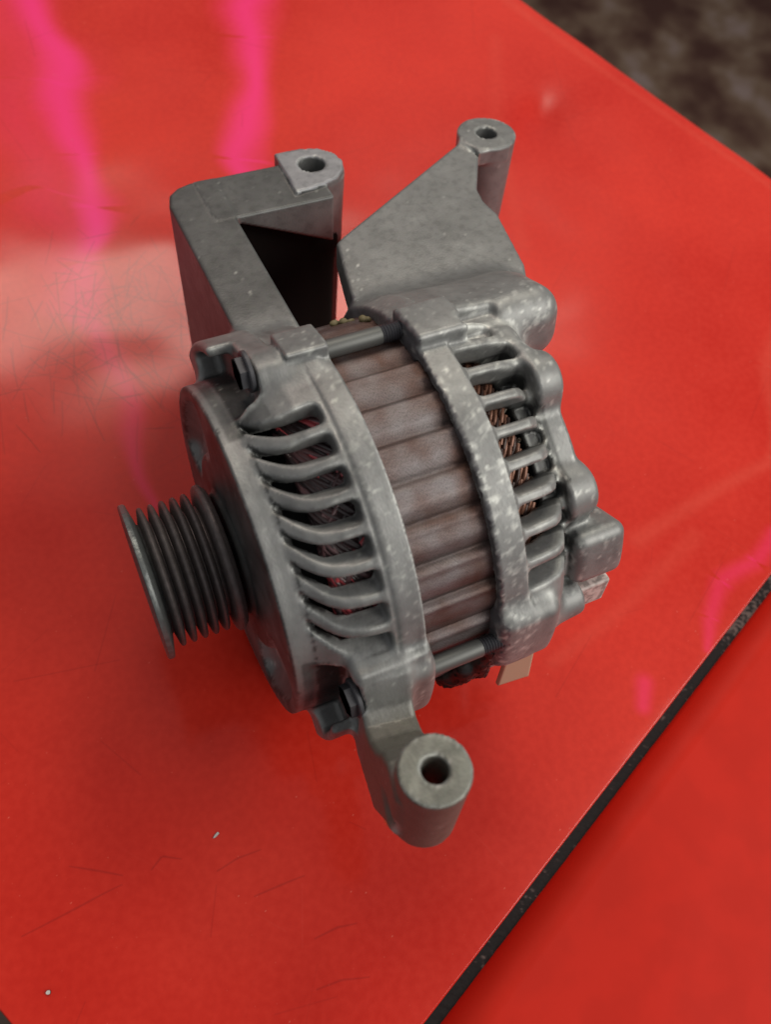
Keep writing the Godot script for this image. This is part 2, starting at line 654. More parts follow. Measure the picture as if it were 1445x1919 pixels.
func front_part(p: Vector3) -> String:
	if p.x > 4.4 and p.y > 70.0 and p.y < 114.6 and p.z < 42.2 - 0.44 * p.x: return "grimy_shaded_web"
	if p.y > 49.0 and p.x > -20.0 and (p.z > 12.0 or p.y > 67.0):
		if p.x > 28.0: return "upper_mounting_boss"
		return "upper_mounting_arm"
	if p.y < -69.5:
		var q := Vector2(p.x + 18.85, p.y + 100.0)
		return "lower_mounting_boss" if q.length() < 9.4 else "lower_mounting_arm"
	if p.x > -31.0 and p.x < -10.2:
		var r := Vector2(p.y, p.z).length()
		if r > 55.4 and r < 64.0:
			var u := (rad_to_deg(atan2(p.y, p.z)) - twist(p.x) - F_FIRST) / F_STEP
			if u > 0.0 and u < 7.0: return "cooling_fin_%d" % int(u)
	return ""

func oxide(p: Vector3, amount: float) -> float:
	var n := fine.get_noise_3dv(p) * 0.6 + coarse.get_noise_3dv(p * 1.7) * 0.45
	return clampf((n - 0.30 + amount) * 3.4, 0.0, 1.0)

func worn(p: Vector3, wear: float) -> float:              # bare, brighter metal on rubbed edges
	return clampf((wear - 0.22 + 0.3 * coarse.get_noise_3dv(p * 1.3)) * 2.2, 0.0, 0.8)

func front_paint(p: Vector3, n: Vector3, wear: float) -> Color:
	var c := Vector3(0.225, 0.227, 0.224)
	var a := coarse.get_noise_3dv(p)
	var b := blotch.get_noise_3dv(p)
	c *= 1.0 + 0.12 * a + 0.3 * b
	var r := Vector2(p.y, p.z).length()
	if p.y > 38.0 and p.x > -20.0:                                     # the arm is darker, most on its upward faces
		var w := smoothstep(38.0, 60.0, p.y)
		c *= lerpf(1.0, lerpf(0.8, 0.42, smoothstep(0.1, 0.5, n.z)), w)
		if p.x > 4.6 and p.z < 40.0 and n.y < -0.3 and p.y > 104.0:     # black grime and deep shade, both painted in its hollow
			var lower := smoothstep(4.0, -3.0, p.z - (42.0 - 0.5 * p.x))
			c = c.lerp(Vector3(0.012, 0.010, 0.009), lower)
	if p.y < -66.0:                                                     # the low ear is brown with old dirt, its machined face patchy
		c = c.lerp(Vector3(0.15, 0.142, 0.118), clampf((-66.0 - p.y) / 12.0, 0.0, 0.85))
		if p.z > 33.8: c = Vector3(0.17, 0.172, 0.15) * (1.0 + 0.5 * a + 0.35 * b)
	if p.x < -36.0:
		c *= 0.42 + 0.25 * b  # shade of the forward-facing disc, put into its colour
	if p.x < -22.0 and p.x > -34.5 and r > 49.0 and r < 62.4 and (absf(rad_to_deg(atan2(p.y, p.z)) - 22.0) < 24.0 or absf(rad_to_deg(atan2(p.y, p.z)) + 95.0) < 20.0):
		c *= 0.55 + 0.35 * b                                            # darker, blotchy tone in the bolt pockets
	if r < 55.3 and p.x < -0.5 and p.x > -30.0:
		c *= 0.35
	if p.x > 4.6 and p.y > 95.0 and p.z < 41.0: return Color(c.x, c.y, c.z)
	if p.z > 45.2 and p.x > 28.0:                                      # machined face of the tall boss
		c = Vector3(0.27, 0.27, 0.285) * (1.0 + 0.2 * a)
	var w2 := oxide(p, 0.1 if p.x > -8.0 and r > 60.0 and p.y < 20.0 else -0.1)
	c = c.lerp(Vector3(0.68, 0.70, 0.65), w2 * 0.5)
	c = c.lerp(Vector3(0.5, 0.51, 0.49), worn(p, wear))
	return Color(c.x, c.y, c.z)

func rear_ops() -> Array[Op]:
	var o: Array[Op] = []
	o.append(op_revolve(pv([23.8, 60.9, 23.8, 63.6, 24.2, 64, 33, 64, 33.6, 62.9, 42, 62.2, 45.5, 61.5, 48, 59.7, 50, 56.8, 52, 53.4, 53.2, 52.0, 54.2, 51.6, 61, 51.6, 62.3, 50, 63, 48, 61.5, 8, 56.5, 8, 57.5, 36, 48.6, 36, 47.6, 48.0, 44.6, 53.0, 39, 55.2, 30, 55.5, 30, 60.9])))
	# bolt bosses on the flange
	o.append(op_polar(23.8, 41.0, 50, 68.3, 2.0, 17.0, 1.6, 2.0))
	o.append(op_polar(23.8, 43.0, 50, 67.6, -97, -76, 3.5, 7.0))
	for a in [102.0, -168.0]:
		o.append(op_cylinder(pol(23.8, 62.5, a), pol(42, 60.5, a), 7.5, 7.0, 1.5, 4.0))
	# slab to the far boss, with the shoulder that carries it
	o.append(op_prism(pv([24, 25, 24.5, 46, 28.5, 64, 32.5, 80.5, 36, 83, 103.5, 122.5, 106, 111, 95, 92, 93.5, 84, 94.5, 75, 89, 46, 82, 30, 68, 14, 40, 10]), XY, Vector3(0, 0, 38.5), 11.0, 1.0, 4.0))
	o.append(op_polar(24, 81, 38, 63.6, 8, 58, 10.0, 7.0))
	o.append(op_polar(42, 82, 38, 60.0, 26, 58, 8.0, 7.0))
	o.append(op_cylinder(Vector3(115.6, 121.8, -38), Vector3(115.8, 122.8, 45.2), 9.0, 11.9, 0.6, 3.0))
	o.append(op_prism(pv([104.5, 121.5, 106.5, 111.5, 120, 111.5, 120, 128, 113, 134, 107, 128.5]), XY, Vector3(0, 0, 42.0), 6.4, 0.6, 1.0))
	# humps of the rear end
	o.append(op_polar(46, 59, 36, 60.0, -9, 8, 4.0, 5.0))
	o.append(op_cylinder(pol(53.4, 52, -12), pol(63, 52, -12), 9.5, 8.5, 1.5, 4.0))
	o.append(op_cylinder(pol(53.4, 48, -52), pol(64.5, 48, -52), 9.5, 8.0, 2.0, 3.0))
	o.append(op_polar(53.2, 72, 34, 58.5, -84, -64, 4.0, 3.0))
	o.append(op_cylinder(pol(46, 56, -92), pol(58, 56, -92), 7.0, 6.0, 1.5, 3.0))
	# windows between the fins, blind grooves above them
	o.append(op_slots(R_FIRST, R_STEP, 8, 33.8, 53.2, 3.4, 45.4, false, 1.2))
	o.append(cut(op_polar(42.5, 56, 59.8, 75, 9.6, 14.0, 1.6), 2.0))
	o.append(cut(op_polar(39.5, 50, 58.4, 75, 3.2, 7.2, 1.4), 2.0))
	o.append(cut(op_cylinder(Vector3(115.8, 122.8, -60), Vector3(115.8, 122.8, 60), 4.3, 4.3, 0.1), 0.5))
	o.append(cut(op_polar(20, 70, 0, 8.5, -180, 180, 0.1), 0.3))
	return o

func rear_part(p: Vector3) -> String:
	if p.y > 52.0 and (p.z > 20.0 or p.y > 66.0):
		if Vector2(p.x - 115.8, p.y - 122.8).length() < 12.6: return "far_mounting_boss"
		return "far_mounting_arm"
	if p.x > 34.2 and p.x < 53.0:
		var r := Vector2(p.y, p.z).length()
		if r > 47.5 and r < 63.5:
			var u := (rad_to_deg(atan2(p.y, p.z)) - R_FIRST) / R_STEP
			if u > 0.0 and u < 7.0: return "cooling_fin_%d" % int(u)
	return ""

func rear_paint(p: Vector3, n: Vector3, wear: float) -> Color:
	var c := Vector3(0.245, 0.247, 0.243)
	var a := coarse.get_noise_3dv(p)
	var b := blotch.get_noise_3dv(p)
	c *= 1.0 + 0.11 * a + 0.25 * b
	var r := Vector2(p.y, p.z).length()
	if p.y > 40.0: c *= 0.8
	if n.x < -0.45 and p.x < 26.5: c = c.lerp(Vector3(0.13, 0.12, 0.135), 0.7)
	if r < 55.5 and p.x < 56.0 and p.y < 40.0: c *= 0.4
	var amount := -0.14
	if p.x < 34.5 and r > 63.0: amount = 0.03 + 0.2 * (1.0 - smoothstep(-35.0, 5.0, p.y))
	if p.x > 43.0 and p.y > -16.0 and p.y < 26.0 and r > 52.0: amount = 0.22 - 0.009 * absf(p.y - 4.0)
	if p.x > 50.0 and p.y <= -16.0: amount = 0.05
	c = c.lerp(Vector3(0.72, 0.73, 0.69), oxide(p, amount) * 0.6)
	c = c.lerp(Vector3(0.58, 0.59, 0.56), worn(p, wear))
	return Color(c.x, c.y, c.z)

func ragged(p: Vector3) -> Vector3:                        # torn casting flash along the rear flange
	if p.x < 25.2 and Vector2(p.y, p.z).length() > 61.5 and p.y < 30.0:
		p.x += 0.9 * fine.get_noise_3dv(p * 0.9) + 0.5 * fine.get_noise_3dv(p * 2.3)
	return p

func as_is(p: Vector3) -> Vector3:
	return p

func make_castings() -> void:
	fine = noise(FastNoiseLite.TYPE_SIMPLEX_SMOOTH, 0.35, 3, 3)
	coarse = noise(FastNoiseLite.TYPE_SIMPLEX_SMOOTH, 0.16, 3, 4)
	blotch = noise(FastNoiseLite.TYPE_SIMPLEX_SMOOTH, 0.05, 3, 5)
	for which in 2:
		var t0 := Time.get_ticks_msec()
		var made := mesh_field(front_ops(), front_part, front_paint, as_is) if which == 0 else mesh_field(rear_ops(), rear_part, rear_paint, ragged)
		var body := put("front_housing" if which == 0 else "rear_housing", made[""], cast, alternator)
		tag(body, "grey cast aluminium front housing with the pulley side vents" if which == 0 else "grey cast aluminium rear housing with white oxide speckles")
		var names: Array = made.keys()
		names.sort()
		var kids := 0
		for called: String in names:
			if called == "": continue
			put("cooling_fin" if called.begins_with("cooling") else called, made[called], grime_shade if called == "grimy_shaded_web" else cast, body)
			kids += 1
		print("housing ", which, " ", Time.get_ticks_msec() - t0, " ms, ", made[""].surface_get_array_len(0), " vertices, ", kids, " pieces")

# ------------------------------------------------------------------------------------------------ turned and wound parts
func make_stator() -> void:
	var m := StandardMaterial3D.new()
	m.vertex_color_use_as_albedo = true
	m.metallic = 0.55
	m.roughness = 0.38
	m.albedo_texture = noise_texture(noise(FastNoiseLite.TYPE_SIMPLEX_SMOOTH, 0.06, 5, 21), 512, PackedColorArray([g1(0.7), g1(0.9), g1(1.0)]), PackedFloat32Array([0.3, 0.5, 0.7]))
	m.uv1_scale = Vector3(6, 14, 1)
	m.normal_enabled = true
	m.normal_texture = bump_texture(noise(FastNoiseLite.TYPE_SIMPLEX, 0.25, 2, 22), 256, 4.0)
	m.normal_scale = 0.35
	var b := Build.new()
	var n := noise(FastNoiseLite.TYPE_SIMPLEX_SMOOTH, 0.09, 3, 23)
	var rows := 26
	var cols := 1024
	var radius := func(deg: float) -> float:
		var t := fposmod((deg + 8.6) / 11.25, 1.0)          # a weld groove every 11.25 degrees
		var w := minf(t, 1.0 - t) * 11.8
		var side := 1.0 if t < 0.5 else -1.0
		return 59.95 - 0.75 * exp(-pow((w * side - 0.1) / 1.1, 2.0)) + 0.55 * exp(-pow((w * side + 2.1) / 1.4, 2.0)) - 0.4 * exp(-pow((w * side - 1.9) / 1.6, 2.0)) + 0.95 * sin(PI * t)
	for r in rows:
		var x := -6.0 + 36.0 * r / (rows - 1)
		for c in cols + 1:
			var deg := 360.0 * c / cols
			var rr: float = radius.call(deg)
			var dr: float = (radius.call(deg + 0.2) - radius.call(deg - 0.2)) / (deg_to_rad(0.4) * rr)
			var ph := deg_to_rad(deg)
			var out := Vector3(0, sin(ph), cos(ph))
			var p := out * rr + Vector3(x, 0, 0)
			var nn := (out - Vector3(0, cos(ph), -sin(ph)) * dr).normalized()
			var rust := clampf(0.45 + 0.7 * n.get_noise_3dv(p * Vector3(1, 0.8, 0.8)) + 0.5 * smoothstep(16.0, 24.0, x) * 0.8 + 0.25 * smoothstep(-20.0, 15.0, p.y), 0.0, 1.0)
			var groove := clampf((60.4 - rr) / 0.8, 0.0, 1.0)
			var col := Vector3(0.27, 0.245, 0.25).lerp(Vector3(0.14, 0.075, 0.06), rust)
			col = col.lerp(Vector3(0.07, 0.042, 0.035), groove * 0.35)
			b.v(p, nn, Color(col.x, col.y, col.z), Vector2(x / 36.0, deg / 360.0))
	b.grid(0, rows, cols + 1)
	var core := put("stator_core", b.mesh(), m, alternator)
	tag(core, "brown purple laminated steel core with shallow lengthwise grooves")
	# sealing compound squeezed out below, crumbs of it on top
	var goo := StandardMaterial3D.new()
	goo.albedo_color = lin(0.012, 0.008, 0.008)
	goo.roughness = 0.35
	var ops: Array[Op] = []
	for e in [[17, 61.5, -104, 4.5, 4, 5], [20.5, 62, -98, 3.4, 4.0, 5], [13.0, 61, -108, 4.5, 4, 5], [22, 62.4, -92, 2.2, 2.6, 4], [18, 61, -112, 5, 4, 6], [22.5, 62, -104, 3, 4, 6], [15.5, 62, -101, 2.5, 3, 4]]:
		var q := op_ellipsoid(pol(e[0], e[1], e[2]), Vector3(e[3], e[4], e[5]), 3.0)
		ops.append(q)
	var save := CELL
	CELL = 0.5
	var made := mesh_field(ops, func(_p: Vector3) -> String: return "", func(_p: Vector3, _n: Vector3, _w: float) -> Color: return Color.WHITE, func(p: Vector3) -> Vector3: return p + Vector3(fine.get_noise_3dv(p), fine.get_noise_3dv(p + Vector3(30, 0, 0)), fine.get_noise_3dv(p + Vector3(0, 30, 0))) * 0.9)
	put("black_sealant", made[""], goo, alternator)
	ops = []
	for e in [[13.5, 61.2, 38, 1.6, 1.2, 1.0], [16, 61.2, 36.5, 1.4, 1.3, 1.1], [20.5, 61.4, 31, 1.3, 1.5, 1.2], [21.6, 61.3, 29.5, 0.9, 1.0, 0.9], [18, 61, 35, 1.3, 0.8, 0.7]]:
		ops.append(op_ellipsoid(pol(e[0], e[1], e[2]), Vector3(e[3], e[4], e[5]), 0.8))
	CELL = 0.3
	made = mesh_field(ops, func(_p: Vector3) -> String: return "", func(_p: Vector3, _n: Vector3, _w: float) -> Color: return Color.WHITE, as_is)
	CELL = save
	var crumb := StandardMaterial3D.new()
	crumb.albedo_color = lin(0.16, 0.13, 0.06)
	crumb.roughness = 0.6
	put("varnish_crumbs", made[""], crumb, alternator)

func make_bolts() -> void:
	var shank := metal(lin(0.11, 0.112, 0.108), 0.5, 0.5)
	var dark := metal(lin(0.075, 0.075, 0.085), 0.5, 0.5)
	var black := metal(lin(0.07, 0.07, 0.078), 0.4, 0.55)
	var bolt: MeshInstance3D
	for a in [12.0, -84.5, 102.0, -168.0]:
		var c := pol(0, 64.0 if a > 0.0 else 64.3, a)
		var b := Build.new()
		lathe(b, pv([-3, 2.75, 17.0, 2.75, 17.6, 2.5]), c.y, c.z, 32)
		bolt = put("through_bolt", b.mesh(), shank, alternator)
		b = Build.new()
		var prof := PackedVector2Array()
		var x := 17.4
		while x < 25.0:
			prof.append(Vector2(x, 2.35))
			prof.append(Vector2(x + 0.45, 2.8))
			x += 0.9
		lathe(b, prof, c.y, c.z, 28)
		put("thread", b.mesh(), dark, bolt)
		b = Build.new()
		# six-sided head on a round washer face
		lathe(b, pv([-23.8, 0.01, -23.8, 5.6, -23.4, 6.0, -22.4, 6.0]), c.y, c.z, 32)
		for k in 6:
			var t0 := TAU * (k + 0.25) / 6.0
			var t1 := TAU * (k + 1.25) / 6.0
			var p0 := Vector3(0, 5.0 * sin(t0), 5.0 * cos(t0)) + Vector3(0, c.y, c.z)
			var p1 := Vector3(0, 5.0 * sin(t1), 5.0 * cos(t1)) + Vector3(0, c.y, c.z)
			var nn := Vector3(0, sin((t0 + t1) * 0.5), cos((t0 + t1) * 0.5))
			var s := b.at.size()
			b.v(p0 + Vector3(-23.8, 0, 0), nn)
			b.v(p1 + Vector3(-23.8, 0, 0), nn)
			b.v(p0 + Vector3(-25.9, 0, 0), nn)
			b.v(p1 + Vector3(-25.9, 0, 0), nn)
			b.grid(s, 2, 2, true)
			var q := Vector3(0, c.y, c.z)
			s = b.v(Vector3(-26.2, 0, 0) + q, Vector3(-1, 0, 0))
			b.v(Vector3(-25.9, 0, 0) + p0, Vector3(-1, 0, 0))
			b.v(Vector3(-25.9, 0, 0) + p1, Vector3(-1, 0, 0))
			b.i.append_array(PackedInt32Array([s, s + 1, s + 2]))
		put("bolt_head", b.mesh(), black, bolt)

func make_pulley() -> void:
	var m := metal(lin(0.13, 0.112, 0.11), 0.4, 0.5)
	m.normal_enabled = true
	m.uv1_triplanar = true
	m.uv1_scale = Vector3.ONE * 30.0
	m.normal_texture = bump_texture(noise(FastNoiseLite.TYPE_SIMPLEX_SMOOTH, 0.1, 3, 31), 256, 3.0)
	m.normal_scale = 0.25
	m.albedo_texture = noise_texture(noise(FastNoiseLite.TYPE_SIMPLEX_SMOOTH, 0.05, 4, 32), 256, PackedColorArray([g1(0.85), g1(1.0)]), PackedFloat32Array([0.3, 0.7]))
	var bright := m.duplicate() as StandardMaterial3D
	bright.albedo_color = lin(0.13, 0.14, 0.14)
	bright.roughness = 0.36
	var x0 := -60.8
	var pitch := 3.52
	var groove := 17.6
	var b := Build.new()
	lathe(b, pv([-64.0, 8, -64.0, 19, -66.2, 22.5, -66.6, 23.5, -66.6, 24.6, -66.2, 25.1, -64.9, 25.1, -64.4, 24.7, x0 - pitch * 0.5 - 0.4, groove + 0.3, x0 - pitch * 0.5 + 0.1, groove]), 0, 0, 128)
	var body := put("pulley", b.mesh(), bright, alternator)
	tag(body, "dark grey six groove pulley with worn steel rims")
	for k in 5:
		var x := x0 + k * pitch
		b = Build.new()
		lathe(b, pv([x - pitch * 0.5 + 0.1, groove, x - 0.8, 21.9, x - 0.5, 22.45, x, 22.65, x + 0.5, 22.45, x + 0.8, 21.9, x + pitch * 0.5 - 0.1, groove, x + pitch * 0.5 + 0.1, groove]), 0, 0, 128)
		put("groove_rib", b.mesh(), m, body)
	b = Build.new()
	var xb := x0 + 4.0 * pitch + pitch * 0.5 + 0.1
	lathe(b, pv([xb, groove, xb + 0.5, groove + 0.3, -43.4, 23.6, -42.9, 24.1, -41.8, 24.2, -41.3, 23.9, -41.1, 23.2, -40.6, 23.0, -40.2, 22.6, -40.0, 21.5, -39.8, 9]), 0, 0, 128)
	put("inner_flange", b.mesh(), m, body)
	b = Build.new()
	lathe(b, pv([-65.0, 0.01, -65.0, 6.5, -64, 7.0, -30, 7.0]), 0, 0, 48)
	lathe(b, pv([-65.6, 7, -65.6, 10.5, -65.2, 11.5, -64, 11.5]), 0, 0, 48)
	put("shaft", b.mesh(), bright, body)

func make_windings() -> void:
	var rng := RandomNumberGenerator.new()
	rng.seed = 77
	var inks := [lin(0.055, 0.035, 0.037), lin(0.16, 0.08, 0.085), lin(0.75, 0.11, 0.13)]
	var names := ["dark_winding", "brown_winding", "red_winding"]
	var heap: Array[Build] = [Build.new(), Build.new(), Build.new()]
	for k in 560:
		var th := 360.0 * k / 560.0 + rng.randf_range(-1.0, 1.0)
		var sweep := rng.randf_range(45.0, 80.0) * (1.0 if k % 5 else -0.8)
		var layer := rng.randf_range(0.0, 1.0)
		var path := PackedVector3Array()
		for s in 19:
			var t := s / 18.0
			var psi := PI * (0.02 + 0.96 * t)
			var wob := sin(t * 7.0 + k) * 0.35
			var x := -1.0 - (19.0 - 2.0 * layer) * sin(psi) * 0.98 - 1.0 + wob
			var r := 50.4 + (4.8 - 1.1 * layer) * cos(psi) + wob * 0.6
			path.append(pol(x, r, th + sweep * t))
		var which := 0 if rng.randf() < 0.5 else (1 if rng.randf() < 0.62 else 2)
		tube(heap[which], path, rng.randf_range(0.85, 1.05), 6)
	var first: MeshInstance3D
	for w in 3:
		var m := metal(inks[w], 0.0, 0.3)
		m.clearcoat_enabled = true
		m.clearcoat = 0.5
		m.clearcoat_roughness = 0.25
		var o := put(names[w], heap[w].mesh(), m, alternator if w == 0 else first)
		if w == 0: first = o
	# rear: bare copper hairpins running round
	heap = [Build.new(), Build.new()]
	for k in 180:
		var th := 2.0 * k + rng.randf_range(-0.5, 0.5)
		for row in 4:
			var path := PackedVector3Array()
			var x := 35.0 + row * 2.7 + rng.randf_range(-0.3, 0.3)
			var r := 52.9 - row * 0.2 - rng.randf() * 0.5
			for s in 5:
				var t := s / 4.0
				path.append(pol(x + (t - 0.5) * 2.2, r - absf(t - 0.5) * 0.7, th + 4.6 * (t - 0.5)))
			tube(heap[0 if (k + row) % 3 else 1], path, 0.82, 6)
	var copper := metal(lin(0.22, 0.10, 0.065), 0.35, 0.4)
	var rear := put("copper_winding", heap[0].mesh(), copper, alternator)
	put("dark_winding", heap[1].mesh(), metal(lin(0.05, 0.022, 0.016), 0.2, 0.4), rear)
	var b := Build.new()
	for k in 60:
		var th := 6.0 * k + rng.randf_range(-1.0, 1.0)
		tube(b, PackedVector3Array([pol(44.4, 49.0, th), pol(45.0, 51.5, th + 0.5), pol(45.2, 52.4, th + 0.7)]), 0.55, 6)
	put("wire_end", b.mesh(), metal(lin(0.42, 0.36, 0.30), 0.3, 0.4), rear)
	# the dark rotor behind them closes the view through the windows
	b = Build.new()
	lathe(b, pv([-26, 8, -26, 40, -24, 41.5, -3, 41.5, 0, 46, 24, 46, 27, 41.5, 46, 41.5, 48, 40, 48, 8]), 0, 0, 72)
	put("rotor", b.mesh(), metal(lin(0.02, 0.018, 0.018), 0.3, 0.6), alternator)

func make_connectors() -> void:
	var white := StandardMaterial3D.new()
	white.albedo_color = lin(0.56, 0.46, 0.43)
	white.roughness = 0.55
	white.uv1_triplanar = true
	white.uv1_scale = Vector3.ONE * 40.0
	white.albedo_texture = noise_texture(noise(FastNoiseLite.TYPE_SIMPLEX_SMOOTH, 0.02, 4, 41), 256, PackedColorArray([g1(0.72), g1(0.93), g1(1.0)]), PackedFloat32Array([0.3, 0.5, 0.7]))
	var ops: Array[Op] = []
	ops.append(op_box(Vector3(63, -53.5, -6), Vector3(15, 6, 12), 0.8, 1.0))
	ops.append(op_box(Vector3(60, -54.2, -7), Vector3(20, 3, 9), 0.6, 1.0))
	ops.append(cut(op_box(Vector3(71, -53.5, -6), Vector3(10, 3.6, 8), 0.4, 1.0), 0.5))
	var save := CELL
	CELL = 0.5
	var made := mesh_field(ops, func(_p: Vector3) -> String: return "", func(_p: Vector3, _n: Vector3, _w: float) -> Color: return Color.WHITE, as_is)
	tag(put("plug_socket", made[""], white, alternator), "dirty pinkish white plastic plug socket")
	var tan := StandardMaterial3D.new()
	tan.albedo_color = lin(0.42, 0.29, 0.20)
	tan.roughness = 0.5
	ops = []
	ops.append(op_prism(pv([36, -20, 46.5, -20, 49.5, -50, 36, -47]), XZ, Vector3(0, -57, 0), 1.8, 0.5, 1.0))
	made = mesh_field(ops, func(_p: Vector3) -> String: return "", func(_p: Vector3, _n: Vector3, _w: float) -> Color: return Color.WHITE, as_is)
	CELL = save
	tag(put("plastic_tab", made[""], tan, alternator), "small tan plastic tab below the rear housing")

# ------------------------------------------------------------------------------------------------ the red panels
# Panel axes: u runs along the gap, v across it (v < 0 is the panel under the alternator).
const PC := Vector3(0.1831, 0, 0.0635)
const PU := Vector3(-0.91902, 0, 0.39420)
const PV := Vector3(0.39420, 0, 0.91902)

func uv_point(u: float, v: float, y := 0.0) -> Vector3:      # u, v, y in mm, out in mm
	return PC * 1000.0 + PU * u + PV * v + Vector3(0, y, 0)

const TEX_W := 1620
const TEX_H := 1500                                          # 540 x 500 mm at three pixels a millimetre
const U0 := -215.0
const V0 := -500.0

var stain: Image
var shine: Image

func blend_px(im: Image, x: int, y: int, c: Color, a: float) -> void:
	if x < 0 or y < 0 or x >= im.get_width() or y >= im.get_height() or a <= 0.003: return
	im.set_pixel(x, y, im.get_pixel(x, y).lerp(c, a))

func stroke(im: Image, pts: PackedVector2Array, widths: PackedFloat32Array, c: Color, a: float, soft := 1.0, wander := 0.0) -> void:   # points in panel mm
	var n := noise(FastNoiseLite.TYPE_SIMPLEX_SMOOTH, 0.0045, 2, 77)
	for s in pts.size() - 1:
		var p := (pts[s] - Vector2(U0, V0)) * 3.0
		var q := (pts[s + 1] - Vector2(U0, V0)) * 3.0
		var w0 := widths[s] * 3.0
		var w1 := widths[s + 1] * 3.0
		var m := maxf(w0, w1) + wander
		var d := q - p
		var l := maxf(d.length_squared(), 0.01)
		for y in range(int(minf(p.y, q.y) - m) - 1, int(maxf(p.y, q.y) + m) + 2):
			for x in range(int(minf(p.x, q.x) - m) - 1, int(maxf(p.x, q.x) + m) + 2):
				var here := Vector2(x, y)
				if wander > 0.0: here += Vector2(n.get_noise_2d(x, y), n.get_noise_2d(x + 900.0, y)) * wander
				var t := (here - p).dot(d) / l
				if t < 0.0 and s > 0 or t >= 1.0 and s < pts.size() - 2: continue
				t = clampf(t, 0.0, 1.0)
				var k := 1.0 - (here - p - d * t).length() / lerpf(w0, w1, t)
				if k > 0.0: blend_px(im, x, y, c, a * smoothstep(0.0, soft, k))

